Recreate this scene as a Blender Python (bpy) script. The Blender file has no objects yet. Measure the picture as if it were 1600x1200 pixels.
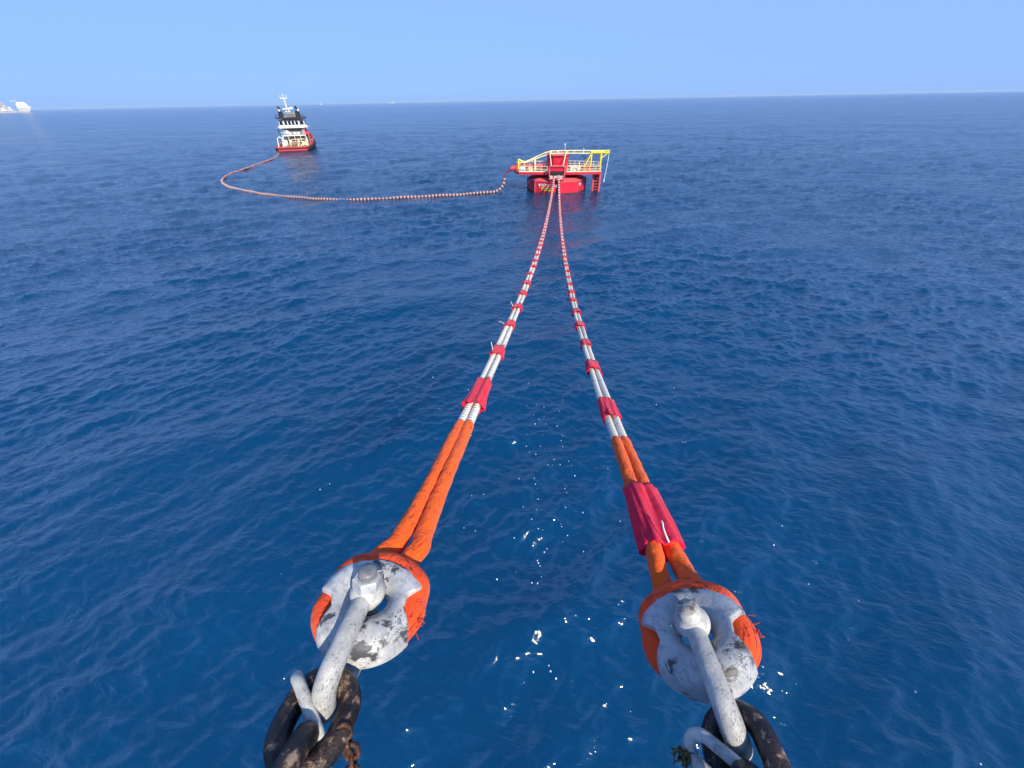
import bpy, math, random
import numpy as np
from mathutils import Matrix, Vector
random.seed(7); rng = np.random.default_rng(11)
S = bpy.context.scene
COL = S.collection
R = math.radians

# ---------------------------------------------------------------- camera
CAM_H = 14.0
FPX = 590.0                      # focal length in pixels of a 1600 px wide frame
PITCH, ROLL = R(36.9), math.atan(30/1600)
cp, sp, cr, sr = math.cos(PITCH), math.sin(PITCH), math.cos(ROLL), math.sin(ROLL)
cam_d = bpy.data.cameras.new('camera'); cam = bpy.data.objects.new('camera', cam_d); COL.objects.link(cam)
right = Vector((cr, -sr*sp, -sr*cp)); up = Vector((sr, cr*sp, cr*cp)); back = Vector((0, -cp, sp))
M = Matrix((right, up, back)).transposed().to_4x4(); M.translation = (0, 0, CAM_H)
cam.matrix_world = M
cam_d.sensor_width = 36; cam_d.lens = 36*FPX/1600; cam_d.clip_start = .05; cam_d.clip_end = 60000
S.camera = cam
S.render.resolution_x, S.render.resolution_y = 1024, 768

# ---------------------------------------------------------------- sky, sun, exposure
SUN_EL, SUN_AZ = R(35), R(152)   # azimuth clockwise from +y
w = bpy.data.worlds.new('World'); S.world = w; w.use_nodes = True
nt = w.node_tree; nt.nodes.clear()
sky = nt.nodes.new('ShaderNodeTexSky'); sky.sky_type = 'NISHITA'; sky.sun_disc = False
sky.sun_elevation = SUN_EL; sky.sun_rotation = SUN_AZ
sky.air_density = 1.0; sky.dust_density = 0.6; sky.ozone_density = 2.5
tint = nt.nodes.new('ShaderNodeMix'); tint.data_type = 'RGBA'; tint.blend_type = 'MULTIPLY'
tint.inputs['Factor'].default_value = 1; tint.inputs['B'].default_value = (0.32, 0.80, 1.15, 1)
veil = nt.nodes.new('ShaderNodeMix'); veil.data_type = 'RGBA'                     # marine haze, thickest at the horizon
veil.inputs['B'].default_value = (2.72, 4.46, 9.6, 1)
gen = nt.nodes.new('ShaderNodeTexCoord'); sepz = nt.nodes.new('ShaderNodeSeparateXYZ'); mr = nt.nodes.new('ShaderNodeMapRange')
mr.interpolation_type = 'SMOOTHSTEP'
for k_, v_ in (('From Min', .3), ('From Max', .95), ('To Min', .86), ('To Max', .15)): mr.inputs[k_].default_value = v_
nt.links.new(gen.outputs['Generated'], sepz.inputs[0]); nt.links.new(sepz.outputs['Z'], mr.inputs['Value']); nt.links.new(mr.outputs[0], veil.inputs['Factor'])
bg = nt.nodes.new('ShaderNodeBackground'); bg.inputs['Strength'].default_value = 0.10
wo = nt.nodes.new('ShaderNodeOutputWorld')
nt.links.new(sky.outputs['Color'], tint.inputs['A']); [nt.links.new(p, q) for p, q in ((tint.outputs['Result'], veil.inputs['A']), (veil.outputs['Result'], bg.inputs['Color']))]
nt.links.new(bg.outputs['Background'], wo.inputs['Surface'])
sd = bpy.data.lights.new('sun', 'SUN'); sd.energy = 5.0; sd.angle = R(.53); sd.color = (1, .90, .75)
sun = bpy.data.objects.new('sun', sd); COL.objects.link(sun)
sdir = Vector((math.sin(SUN_AZ)*math.cos(SUN_EL), math.cos(SUN_AZ)*math.cos(SUN_EL), math.sin(SUN_EL)))
sun.rotation_euler = sdir.to_track_quat('Z', 'Y').to_euler(); sun.location = (30, -20, 60)
S.view_settings.view_transform = 'Standard'; S.view_settings.look = 'None'
S.view_settings.exposure = 0.32; S.view_settings.gamma = 1; S.view_settings.use_curve_mapping = False
S.cycles.use_denoising = True
S.cycles.max_bounces = 6; S.cycles.caustics_reflective = False; S.cycles.caustics_refractive = False
S.cycles.sample_clamp_indirect = 4.0

# ---------------------------------------------------------------- materials
class NT:
    def __init__(s, name):
        s.m = bpy.data.materials.new(name); s.m.use_nodes = True
        s.t = s.m.node_tree; s.b = s.t.nodes['Principled BSDF']
    def n(s, typ, ins=None, **kw):
        x = s.t.nodes.new(typ)
        for k, v in kw.items(): setattr(x, k, v)
        for k, v in (ins or {}).items():
            if isinstance(v, bpy.types.NodeSocket): s.t.links.new(v, x.inputs[k])
            else: x.inputs[k].default_value = v
        return x
    def set(s, **kw):
        for k, v in kw.items():
            k = k.replace('_', ' ')
            if isinstance(v, bpy.types.NodeSocket): s.t.links.new(v, s.b.inputs[k])
            else: s.b.inputs[k].default_value = v
    def obj(s): return s.n('ShaderNodeTexCoord').outputs['Object']
    def uv(s): return s.n('ShaderNodeTexCoord').outputs['UV']
    def mapped(s, vec, scale): return s.n('ShaderNodeMapping', {'Vector': vec, 'Scale': scale}).outputs[0]
    def noise(s, vec, scale, detail=3, rough=.55, dist=0.):
        return s.n('ShaderNodeTexNoise', {'Vector': vec, 'Scale': scale, 'Detail': detail, 'Roughness': rough, 'Distortion': dist}).outputs['Fac']
    def ramp(s, fac, a, b): 
        return s.n('ShaderNodeMapRange', {'Value': fac, 'From Min': a, 'From Max': b}, clamp=True).outputs[0]
    def mix(s, fac, a, b):
        x = s.n('ShaderNodeMix', data_type='RGBA')
        for k, v in (('Factor', fac), ('A', a), ('B', b)):
            i = [q for q in x.inputs if q.name == k and q.enabled][0]
            if isinstance(v, bpy.types.NodeSocket): s.t.links.new(v, i)
            else: i.default_value = v if k == 'Factor' else (*v, 1)
        return [o for o in x.outputs if o.enabled][0]
    def math(s, op, a, b=0.):
        x = s.n('ShaderNodeMath', operation=op)
        for i, v in enumerate((a, b)):
            if isinstance(v, bpy.types.NodeSocket): s.t.links.new(v, x.inputs[i])
            else: x.inputs[i].default_value = v
        return x.outputs[0]
    def bump(s, h, dist, strength=1.):
        s.set(Normal=s.n('ShaderNodeBump', {'Height': h, 'Distance': dist, 'Strength': strength}).outputs[0])

def plain(name, c, rough=.5, metal=0., var=.15, scale=1.5, spec=.5):
    m = NT(name); f = m.noise(m.obj(), scale, 4)
    m.set(Base_Color=m.mix(m.ramp(f, .35, .65), [v*(1-var) for v in c], [min(1, v*(1+var)) for v in c]), Roughness=rough, Metallic=metal)
    m.b.inputs['Specular IOR Level'].default_value = spec
    return m.m

def fabric(name, c, dark, amount, tuft=.028, stretch=(3., 1., 1.)):
    m = NT(name); uv = m.mapped(m.uv(), (1, 1, 1)); ob = m.obj()
    big = m.noise(ob, 3.5, 4); 
    scuff = m.noise(m.mapped(uv, (26, 9, 1)), 1.0, 5, .7)
    patch = m.noise(ob, 2.3, 2)
    fine = m.noise(ob, 160, 2)
    k = m.math('MULTIPLY', m.ramp(scuff, .53, .60), m.ramp(patch, .44, .56))
    k = m.math('MULTIPLY', k, amount)
    base = m.mix(m.ramp(big, .3, .7), [v*.92 for v in c], [min(1, v*1.1) for v in c])
    base = m.mix(m.math('MULTIPLY', m.ramp(fine, .35, .7), .14), base, [v*.6 for v in c])
    m.set(Base_Color=m.mix(k, base, dark), Roughness=.85)
    m.b.inputs['Specular IOR Level'].default_value = .2
    m.b.inputs['Sheen Weight'].default_value = .12
    wr = m.noise(m.mapped(uv, (6, 12, 1)), 1.0, 4, .6)
    h = m.math('ADD', m.math('MULTIPLY', wr, 1.0), m.math('MULTIPLY', fine, .12))
    m.bump(h, tuft)
    return m.m

def chipped(name, c, under, lo, hi, scale=9., rough=.45, scratch=.5, metal=0.):
    m = NT(name); ob = m.obj()
    n1 = m.noise(ob, scale, 6, .62, .4); n2 = m.noise(ob, scale*.33, 3)
    k = m.ramp(m.math('ADD', n1, m.math('MULTIPLY', n2, .6)), lo, hi)
    v = m.n('ShaderNodeTexVoronoi', {'Vector': m.n('ShaderNodeMixRGB', {'Fac': .12, 'Color1': ob, 'Color2': m.n('ShaderNodeTexNoise', {'Vector': ob, 'Scale': 14.}).outputs['Color']}).outputs[0], 'Scale': scale*1.1}, feature='DISTANCE_TO_EDGE')
    line = m.math('MULTIPLY', m.math('SUBTRACT', 1., m.ramp(v.outputs['Distance'], .0, .035)), m.ramp(m.noise(ob, scale*.7, 2), .5, .62))
    sc2 = m.math('MULTIPLY', m.ramp(m.noise(m.mapped(ob, (9., 2.2, 5.)), scale*1.5, 3, .6), .60, .64), m.ramp(m.noise(ob, scale*.5, 2), .50, .60))
    sp_ = m.math('MAXIMUM', sc2, m.ramp(m.noise(ob, scale*9, 2), .63, .70))
    worn = m.ramp(m.noise(ob, scale*.45, 3, .6, .5), .47, .60)          # scuffs gather in patches
    kk = m.math('MAXIMUM', k, m.math('MULTIPLY', m.math('MULTIPLY', m.math('MAXIMUM', line, sp_), worn), scratch))
    grime = m.noise(ob, scale*.6, 5); mott = m.noise(ob, scale*2.6, 5, .7)
    base = m.mix(m.ramp(grime, .38, .66), c, [c[0]*.60, c[1]*.63, c[2]*.68])
    base = m.mix(m.math('MULTIPLY', m.ramp(mott, .48, .70), .75), base, [c[0]*.40, c[1]*.41, c[2]*.43])
    m.set(Base_Color=m.mix(kk, base, under), Roughness=rough, Metallic=metal)
    m.bump(m.math('ADD', m.math('MULTIPLY', kk, -.6), m.math('MULTIPLY', m.noise(ob, scale*6, 3), .5)), .004)
    return m.m

MAT = {}
MAT['orange'] = fabric('orange chafe fabric', (.96, .118, .010), (.16, .012, .012), .85)
MAT['orange_eye'] = fabric('orange eye fabric', (.94, .082, .015), (.13, .012, .012), .8)
MAT['crimson'] = fabric('crimson chafe fabric', (.74, .008, .052), (.18, .002, .012), .4, .02)
MAT['cord'] = plain('white cord', (.8, .76, .68), .8)
MAT['white_paint'] = chipped('worn white paint', (.60, .59, .56), (.06, .063, .07), .90, .96, 8., .5, .9)
MAT['grey_paint'] = chipped('greyed white paint', (.47, .48, .49), (.04, .04, .045), .90, .97, 7., .5, .9)
MAT['shackle_paint'] = chipped('shackle white paint', (.56, .54, .49), (.11, .10, .09), .97, 1.03, 11., .5, .8)
MAT['steel'] = chipped('galvanised steel', (.30, .30, .29), (.10, .098, .095), .95, 1.1, 30., .42, .3, .3)
MAT['pin_end'] = chipped('bare pin end', (.50, .46, .38), (.12, .10, .08), .8, .95, 22., .6, .5)

def rust_chain(name, dark, brown, hi, lo=.45, rough=.38):
    m = NT(name); ob = m.obj()
    n1 = m.noise(ob, 7, 6, .65, .6); n2 = m.noise(ob, 22, 4)
    c = m.mix(m.ramp(n1, .42, .60), dark, brown)
    c = m.mix(m.ramp(m.math('MULTIPLY', n1, m.math('MULTIPLY', n2, 2.)), .58, .74), c, hi)
    m.set(Base_Color=c, Roughness=m.math('ADD', m.math('MULTIPLY', n1, .5), rough - .22), Metallic=.25)
    m.bump(m.math('ADD', n1, m.math('MULTIPLY', n2, .5)), .02)
    return m.m
MAT['chain'] = rust_chain('black tarred chain', (.012, .012, .014), (.055, .034, .024), (.36, .24, .15))
MAT['rust'] = rust_chain('rusty chain', (.05, .022, .014), (.13, .05, .025), (.24, .12, .07), rough=.7)
MAT['frayed'] = plain('frayed pale rope', (.50, .48, .22), .9, var=.35, scale=30)
MAT['weed'] = plain('dirty rope tuft', (.10, .09, .035), .9, var=.5, scale=40)

m = NT('white laid rope'); uv = m.uv(); ob = m.obj()
sepn = m.n('ShaderNodeSeparateXYZ', {'Vector': uv})
ph = m.math('ADD', m.math('MULTIPLY', sepn.outputs[1], 95.), m.math('MULTIPLY', sepn.outputs[0], 12.566))
ph2 = m.math('SUBTRACT', m.math('MULTIPLY', sepn.outputs[1], 95.), m.math('MULTIPLY', sepn.outputs[0], 12.566))
br = m.math('MAXIMUM', m.math('SINE', ph), m.math('SINE', ph2))
dirt = m.math('MULTIPLY', m.ramp(m.noise(m.mapped(uv, (5, 14, 1)), 1., 5, .7), .50, .60), m.ramp(m.noise(m.mapped(uv, (3, .9, 1)), 1., 2), .44, .58))
c = m.mix(m.math('MULTIPLY', m.ramp(br, .2, -.6), .45), (.82, .76, .64), (.30, .28, .23))
c = m.mix(m.math('MULTIPLY', dirt, .95), c, (.05, .045, .04))
m.set(Base_Color=c, Roughness=.85); m.bump(br, .005); MAT['rope'] = m.m

def weathered(name, c, streak, sc=.8):
    m = NT(name); ob = m.obj()
    st = m.noise(m.mapped(ob, (3.2, 3.2, .35)), 1., 5, .65); bl = m.noise(ob, sc, 5, .6); sp_ = m.noise(ob, 5., 4, .6)
    k = m.math('MULTIPLY', m.ramp(st, .52, .68), m.ramp(bl, .38, .62))
    base = m.mix(m.ramp(bl, .3, .7), [v*.82 for v in c], [min(1, v*1.12) for v in c])
    base = m.mix(m.math('MULTIPLY', k, .65), base, streak)
    base = m.mix(m.math('MULTIPLY', m.ramp(sp_, .63, .68), .7), base, (.16, .05, .025))
    m.set(Base_Color=base, Roughness=m.math('ADD', m.math('MULTIPLY', bl, .3), .3))
    m.bump(sp_, .02); return m.m
MAT['buoy_red'] = weathered('buoy red paint', (.66, .011, .040), (.24, .02, .02))
MAT['buoy_pink'] = weathered('weathered and sunlit red paint', (.66, .10, .12), (.34, .07, .06), 1.2)  # weathered, and pale enough to carry the ledge's sunlit tone in colour
MAT['buoy_dark'] = plain('shaded bearing steel', (.10, .012, .018), .6)  # dark red with the under-deck shade put into the colour
MAT['yellow'] = plain('yellow paint', (.80, .66, .05), .45, var=.08)
MAT['pale_yellow'] = plain('sun bleached yellow paint', (.82, .74, .36), .5, var=.08)
MAT['cream'] = plain('cream paint', (.80, .66, .42), .5, var=.1)
MAT['growth'] = plain('waterline growth', (.13, .02, .02), .7, var=.5, scale=3)
MAT['pale_pink'] = plain('bleached red paint', (.72, .46, .45), .5)
MAT['white'] = plain('white gloss paint', (.72, .72, .70), .4, var=.06)
MAT['letter'] = plain('white lettering', (.8, .78, .78), .6, var=.02)
MAT['black'] = plain('black rubber', (.015, .015, .017), .55)
MAT['plate'] = plain('yellow plate', (.72, .48, .06), .5)
MAT['print'] = plain('dark print', (.07, .05, .02), .6)
MAT['orange_box'] = plain('orange plastic', (.78, .14, .03), .5)
MAT['blue_rope'] = plain('pale blue rope', (.55, .74, .80), .8)
MAT['grate'] = plain('deck grating', (.30, .20, .16), .7, var=.3, scale=4)
MAT['hull_red'] = weathered('tug red paint', (.66, .05, .055), (.30, .05, .035), .5)
MAT['boot'] = plain('hull boot topping', (.07, .012, .02), .5)
MAT['tug_black'] = plain('tug black paint', (.02, .021, .028), .45)
MAT['glass'] = plain('dark window glass', (.012, .016, .02), .08, var=.05)
MAT['grey'] = plain('grey deck paint', (.22, .24, .25), .6, var=.2)
MAT['tan'] = plain('timber deck', (.24, .17, .10), .7, var=.3, scale=1.)
MAT['collar'] = plain('pale float collar', (.50, .33, .29), .5, var=.15, scale=.6)
MAT['hose'] = plain('hose rubber', (.10, .016, .012), .5, var=.4, scale=.3)
MAT['hose_far'] = plain('orange float collar', (.52, .17, .11), .55, var=.25, scale=.3)
MAT['far_white'] = plain('distant white paint', (.80, .78, .72), .6, var=.05, scale=.05)
MAT['far_grey'] = plain('distant grey paint', (.42, .40, .40), .6, var=.15, scale=.05)
MAT['far_rose'] = plain('distant rust red paint', (.50, .34, .32), .6, var=.15, scale=.05)
MAT['foam'] = plain('foam', (.8, .82, .82), .8, var=.02)

# ---------------------------------------------------------------- mesh helpers
class MB:
    def __init__(s): s.v = []; s.f = []; s.uv = []; s.sm = []; s.k = 0
    def add(s, V, F, smooth=True, UV=None):
        V = np.asarray(V, float); s.v.append(V)
        for i, f in enumerate(F):
            s.f.append([q + s.k for q in f]); s.sm.append(smooth)
            s.uv.extend(UV[i] if UV is not None else [(0., 0.)]*len(f))
        s.k += len(V); return s
    def mesh(s, name, mats):
        me = bpy.data.meshes.new(name)
        me.from_pydata(np.concatenate(s.v).tolist(), [], s.f)
        ul = me.uv_layers.new(name='UVMap'); ul.data.foreach_set('uv', np.array(s.uv, 'f').ravel())
        me.polygons.foreach_set('use_smooth', s.sm)
        me.materials.append(mats); me.update(); return me
    def build(s, name, mat, parent=None, label=None):
        o = bpy.data.objects.new(name, s.mesh(name, MAT[mat])); COL.objects.link(o)
        if parent: o.parent = parent
        if label: o['label'] = label
        return o
    # shapes
    def box(s, c, d, rot=None):
        V = np.array([[x, y, z] for x in (-.5, .5) for y in (-.5, .5) for z in (-.5, .5)])*np.array(d)
        if rot is not None: V = V @ np.array(rot.to_3x3()).T
        return s.add(V + np.array(c), [(0,1,3,2), (4,6,7,5), (0,4,5,1), (2,3,7,6), (0,2,6,4), (1,5,7,3)], False)
    def sweep(s, P, r, n=10, closed=False, smooth=True, caps=True, flat=(1., 1.), up=(0, 0, 1), ring=None):
        P = np.asarray(P, float); N = len(P); r = np.broadcast_to(np.asarray(r, float), (N,))
        T = np.roll(P, -1, 0) - np.roll(P, 1, 0) if closed else np.gradient(P, axis=0)
        T /= np.linalg.norm(T, axis=1)[:, None] + 1e-12
        u = np.array(up, float)
        if abs(np.dot(u, T[0])) > .9: u = np.array((1., 0, 0)) if abs(T[0][0]) < .9 else np.array((0, 1., 0))
        V = []; L = np.concatenate([[0], np.cumsum(np.linalg.norm(np.diff(P, axis=0), axis=1))])
        a = np.arange(n)/n*2*np.pi
        for i in range(N):
            u = u - np.dot(u, T[i])*T[i]; u /= np.linalg.norm(u)
            b = np.cross(T[i], u)
            k = r[i] if ring is None else r[i]*ring(a, i/(N-1))[:, None]
            V.append(P[i] + k*(np.cos(a)[:, None]*b*flat[0] + np.sin(a)[:, None]*u*flat[1]))
        F = []; UV = []
        for i in range(N if closed else N-1):
            j = (i+1) % N; li, lj = L[i], (L[j] if j > i else L[i] + .05)
            for q in range(n):
                p = (q+1) % n
                F.append((i*n+q, i*n+p, j*n+p, j*n+q)); UV.append([(q/n, li), ((q+1)/n, li), ((q+1)/n, lj), (q/n, lj)])
        s.add(np.concatenate(V), F, smooth, UV)
        if not closed and caps:
            for i, o in ((0, 1), (N-1, -1)):
                s.add(V[i], [tuple(range(n))[::-o]], False)
        return s
    def rod(s, a, b, r, n=6, r2=None): return s.sweep([a, b], [r, r if r2 is None else r2], n)
    def bar(s, a, b, wx, wz):
        a, b = Vector(a), Vector(b); d = b - a
        return s.box((a + b)/2, (wx, d.length, wz), d.to_track_quat('Y', 'Z').to_matrix())
    def prism(s, poly, z0, z1, poly1=None, smooth=False):
        n = len(poly); p1 = poly1 or poly
        V = [(x, y, z0) for x, y in poly] + [(x, y, z1) for x, y in p1]
        return s.add(V, [tuple(range(n))[::-1], tuple(range(n, 2*n))] + [(i, (i+1) % n, n+(i+1) % n, n+i) for i in range(n)], smooth)
    def ball(s, c, r, n=14, sc=(1, 1, 1)):
        V = []; F = []; m_ = n//2
        for i in range(m_+1):
            t = math.pi*i/m_
            for j in range(n): V.append((math.sin(t)*math.cos(2*math.pi*j/n), math.sin(t)*math.sin(2*math.pi*j/n), math.cos(t)))
        for i in range(m_):
            for j in range(n): F.append((i*n+j, (i+1)*n+j, (i+1)*n+(j+1) % n, i*n+(j+1) % n))
        return s.add(np.array(V)*r*np.array(sc) + np.array(c), F)

def thing(name, label, cat, loc=(0, 0, 0), rotz=0., group=None, mat=None):
    o = bpy.data.objects.new(name, None); COL.objects.link(o); o.empty_display_size = .2
    if mat is not None: o.matrix_world = mat
    else: o.location = loc; o.rotation_euler = (0, 0, rotz)
    return tag(o, label, cat, group)
def tag(o, label, cat, group=None):
    o['label'] = label; o['category'] = cat
    if group: o['group'] = group
    return o
def inst(src, name, parent, mw=None):
    o = src.copy(); o.name = name; COL.objects.link(o); o.parent = parent
    if mw is not None: o.matrix_basis = mw
    return o
def ngon(n, r, ph=0., c=(0, 0)):
    return [(c[0] + r*math.cos(2*math.pi*i/n + ph), c[1] + r*math.sin(2*math.pi*i/n + ph)) for i in range(n)]
def spline(pts, n):
    P = np.array(pts, float); t = np.concatenate([[0], np.cumsum(np.linalg.norm(np.diff(P, axis=0), axis=1))])
    m0 = np.gradient(P, t, axis=0); tt = np.linspace(0, t[-1], n); i = np.clip(np.searchsorted(t, tt) - 1, 0, len(P) - 2)
    h = (t[i+1] - t[i])[:, None]; s_ = ((tt - t[i])[:, None])/h
    return (2*s_**3 - 3*s_**2 + 1)*P[i] + (s_**3 - 2*s_**2 + s_)*h*m0[i] + (-2*s_**3 + 3*s_**2)*P[i+1] + (s_**3 - s_**2)*h*m0[i+1]

# ---------------------------------------------------------------- water
def build_water():
    dA = .0030
    front = np.arange(-R(98), R(98), dA); rest = np.linspace(R(98), 2*np.pi - R(98), 70, endpoint=False)
    ang = np.concatenate([front, rest]); nA = len(ang)
    ph = np.concatenate([np.arange(R(88.3), R(48), -.0040), np.arange(R(48), R(27), -.0022), np.arange(R(27), R(.5), -.00135)]); rad = CAM_H/np.tan(ph)
    far = np.geomspace(rad[-1]*1.12, 29000, 34); rad = np.concatenate([rad, far]); nR = len(rad)
    A, RR = np.meshgrid(ang, rad); A = A.ravel(); RR = RR.ravel()
    X = RR*np.sin(A); Y = RR*np.cos(A)
    dr = np.gradient(rad); DR = np.repeat(dr, nA)
    da = np.gradient(np.concatenate([ang, [ang[0] + 2*np.pi]]))[:nA]; DT = RR*np.tile(np.clip(da, 0, .08), nR)
    er = np.stack([np.sin(A), np.cos(A)]); et = np.stack([np.cos(A), -np.sin(A)])
    Z = np.zeros_like(X); DX = np.zeros_like(X); DY = np.zeros_like(X); kept = np.zeros_like(X)
    nW = 190
    lam = np.geomspace(.32, 17, nW)*rng.uniform(.93, 1.07, nW)
    # crests roughly across the view, wide spread
    th = rng.normal(0, 1, nW)*np.interp(np.log(lam), [np.log(.3), np.log(17)], [R(46), R(28)]) + R(200)
    shape = np.interp(np.log(lam), np.log([.3, .6, 1.2, 3, 7, 17]), [1.3, 1.8, 1.4, .65, .28, .09])
    var_i = shape/shape.sum()*.050
    amp = np.sqrt(2*var_i)*lam/(2*np.pi)
    # slow gust patches
    g = np.zeros_like(X)
    for i in range(14):
        L_ = rng.uniform(14, 60); t = rng.uniform(0, 2*np.pi); p = rng.uniform(0, 2*np.pi)
        g += np.sin((X*np.cos(t) + Y*np.sin(t))*2*np.pi/L_ + p)
    gust = np.clip(1 + .16*g, .5, 1.6)
    for i in range(nW):
        k = 2*np.pi/lam[i]; kx, ky = k*math.cos(th[i] + math.pi/2), k*math.sin(th[i] + math.pi/2)
        pr = np.abs(kx*er[0] + ky*er[1])*DR; pt = np.abs(kx*et[0] + ky*et[1])*DT
        mx = np.maximum(pr, pt); at = np.clip((2.6 - mx)/.9, 0, 1); at = at*at*(3 - 2*at)
        kept += at*var_i[i]
        at = np.clip((7.5 - mx)/4, 0, 1)                    # a little of the finer chop survives as grain
        if at.max() <= 0: continue
        a_ = amp[i]*at*(gust if lam[i] < 5 else 1)
        p = kx*X + ky*Y + rng.uniform(0, 2*np.pi)
        s_ = np.sin(p); c_ = np.cos(p)
        Z += a_*c_; DX -= .5*a_*s_*kx/k; DY -= .5*a_*s_*ky/k
    V = np.stack([X + DX, Y + DY, Z], 1).astype('f')
    i = np.arange(nR - 1)[:, None]*nA; j = np.arange(nA)[None, :]; j2 = (j + 1) % nA
    F = np.stack([i + j, i + nA + j, i + nA + j2, i + j2], -1).reshape(-1, 4)
    V = np.concatenate([V, [[0, 0, 0]]]); cidx = len(V) - 1
    T = np.stack([np.full(nA, cidx), np.arange(nA), (np.arange(nA) + 1) % nA], 1)
    me = bpy.data.meshes.new('water')
    nf = len(F) + len(T)
    me.vertices.add(len(V)); me.vertices.foreach_set('co', V.astype('f').ravel())
    loops = np.concatenate([F.ravel(), T.ravel()]).astype('i'); me.loops.add(len(loops)); me.loops.foreach_set('vertex_index', loops)
    me.polygons.add(nf)
    st = np.concatenate([np.arange(len(F))*4, len(F)*4 + np.arange(len(T))*3]).astype('i')
    me.polygons.foreach_set('loop_start', st)
    me.polygons.foreach_set('use_smooth', np.ones(nf, bool))
    me.update(calc_edges=True); me.validate()
    lost = np.concatenate([np.clip(1 - kept/.050, 0, 1), [0]]).astype('f')
    at = me.attributes.new('lost', 'FLOAT', 'POINT'); at.data.foreach_set('value', lost)
    return me
m = NT('sea water'); ob = m.obj()
lost = m.n('ShaderNodeAttribute', attribute_name='lost').outputs['Fac']
flat = m.mapped(ob, (1, 1, 0))
drift = m.mapped(m.n('ShaderNodeMapping', {'Vector': flat, 'Rotation': (0, 0, R(18))}).outputs[0], (.62, 1.25, 1))
f1 = m.noise(drift, 5.0, 3, .55, .25)           # ripples of a hand's length
n2 = m.noise(drift, 1.25, 3, .6, .3)            # wavelets with sharp little crests
f2 = m.math('SUBTRACT', 1., m.math('ABSOLUTE', m.math('SUBTRACT', m.math('MULTIPLY', n2, 4.), 2.)))
n6 = m.noise(m.mapped(drift, (1, 1, 1)), .55, 2, .5, .5)
f6 = m.math('SUBTRACT', 1., m.math('ABSOLUTE', m.math('SUBTRACT', m.math('MULTIPLY', n6, 4.), 2.)))
f3 = m.noise(drift, .36, 4, .62, .2)            # wind sea, where the mesh is too coarse for it
f4 = m.noise(drift, .085, 5, .62)
h = m.math('MULTIPLY', f1, .031)
h = m.math('ADD', h, m.math('MULTIPLY', f2, m.math('ADD', m.math('MULTIPLY', lost, .15), .028)))
h = m.math('ADD', h, m.math('MULTIPLY', f6, .028))
h = m.math('ADD', h, m.math('MULTIPLY', f3, m.math('MULTIPLY', lost, .8)))
h = m.math('ADD', h, m.math('MULTIPLY', f4, m.math('MULTIPLY', m.ramp(lost, .6, 1.), 1.6)))
f5 = m.noise(drift, .022, 5, .65)
h = m.math('ADD', h, m.math('MULTIPLY', f5, m.math('MULTIPLY', m.ramp(lost, .85, 1.), 9.)))
m.bump(h, 1.0)
big = m.noise(flat, .05, 3)
m.set(Base_Color=m.mix(m.ramp(big, .3, .7), (.0, .038, .107), (.0, .045, .125)),
      Roughness=m.math('ADD', m.math('MULTIPLY', lost, .06), .07), IOR=1.62, Subsurface_Weight=1., Subsurface_Radius=(1., 1., 1.), Subsurface_Scale=5.)
m.b.subsurface_method = 'BURLEY'                # light scattered up from below blurs what shades the water
MAT['water'] = m.m
wm = build_water(); wm.materials.append(MAT['water'])
water = bpy.data.objects.new('water', wm); COL.objects.link(water)
water['kind'] = 'structure'; water['label'] = 'deep blue rippled open sea reaching to the horizon'

# ---------------------------------------------------------------- mooring buoy
BUOY = Vector((9.35, 82.0, 0)); BROT = R(-6.5)
buoy = thing('mooring_buoy', 'red octagonal mooring buoy with yellow gantry and railed deck', 'buoy', BUOY, BROT)
BM = Matrix.Translation(BUOY) @ Matrix.Rotation(BROT, 4, 'Z')
o8 = lambda r: ngon(8, r, -math.pi/2)
def notched(r):                                                 # the front corner is cut back where the hawsers come down
    p = o8(r); a, b, c = Vector(p[-1]), Vector(p[0]), Vector(p[1])
    l, q = b + (a - b).normalized()*.75, b + (c - b).normalized()*.75
    return [tuple(l), (l.x + .1, l.y + 1.1), (q.x - .1, q.y + 1.1), tuple(q), *p[1:]]
hull = MB().prism(notched(5.6), -1.2, 1.92).build('hull', 'buoy_red', buoy)
MB().prism(notched(5.66), -1.0, .16).build('waterline_growth', 'growth', hull)
MB().prism(notched(5.68), 1.925, 2.05).build('rubbing_strip', 'buoy_pink', hull)
MB().prism(notched(5.66), 2.055, 2.42, notched(4.7)).build('sloping_ledge', 'buoy_pink', hull)  # paler pink puts the sunlit look of the slope into its paint
for i in range(1, 8):                                           # corner stiffeners and mooring eyes
    a = -math.pi/2 + i*math.pi/4
    MB().rod((5.62*math.cos(a), 5.62*math.sin(a), -.3), (5.62*math.cos(a), 5.62*math.sin(a), 1.9), .09).build('corner_post', 'buoy_pink', hull)
    b = a + .17
    rr = 5.6*math.cos(math.pi/8)/math.cos(math.pi/8 - .17) + .06
    MB().box((rr*math.cos(b), rr*math.sin(b), 1.45), (.28, .28, .22)).rod((rr*math.cos(b), rr*math.sin(b), 1.3), (rr*math.cos(b), rr*math.sin(b), 1.05), .06).build('mooring_eye', 'letter', hull)
MB().prism(ngon(24, 3.7), 2.43, 3.02).build('turntable', 'buoy_dark', buoy)
for i in range(20):
    a = 2*math.pi*i/20
    MB().bar((3.75*math.cos(a), 3.75*math.sin(a), 2.45), (4.1*math.cos(a), 4.1*math.sin(a), 3.0), .12, .2).build('gusset', 'buoy_dark', buoy)
deck_poly = [(-8.0, -1.6), (-7.0, -3.9), (-2, -4.2), (2, -4.2), (8.05, -3.6), (8.05, 2.6), (2.5, 3.8), (-6.6, 3.4), (-8.0, 1.8)]
MB().prism(deck_poly, 3.03, 3.36).build('deck', 'buoy_red', buoy)
MB().prism([(x*.985, y*.975) for x, y in deck_poly], 3.365, 3.41).build('deck_grating', 'grate', buoy)
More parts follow.
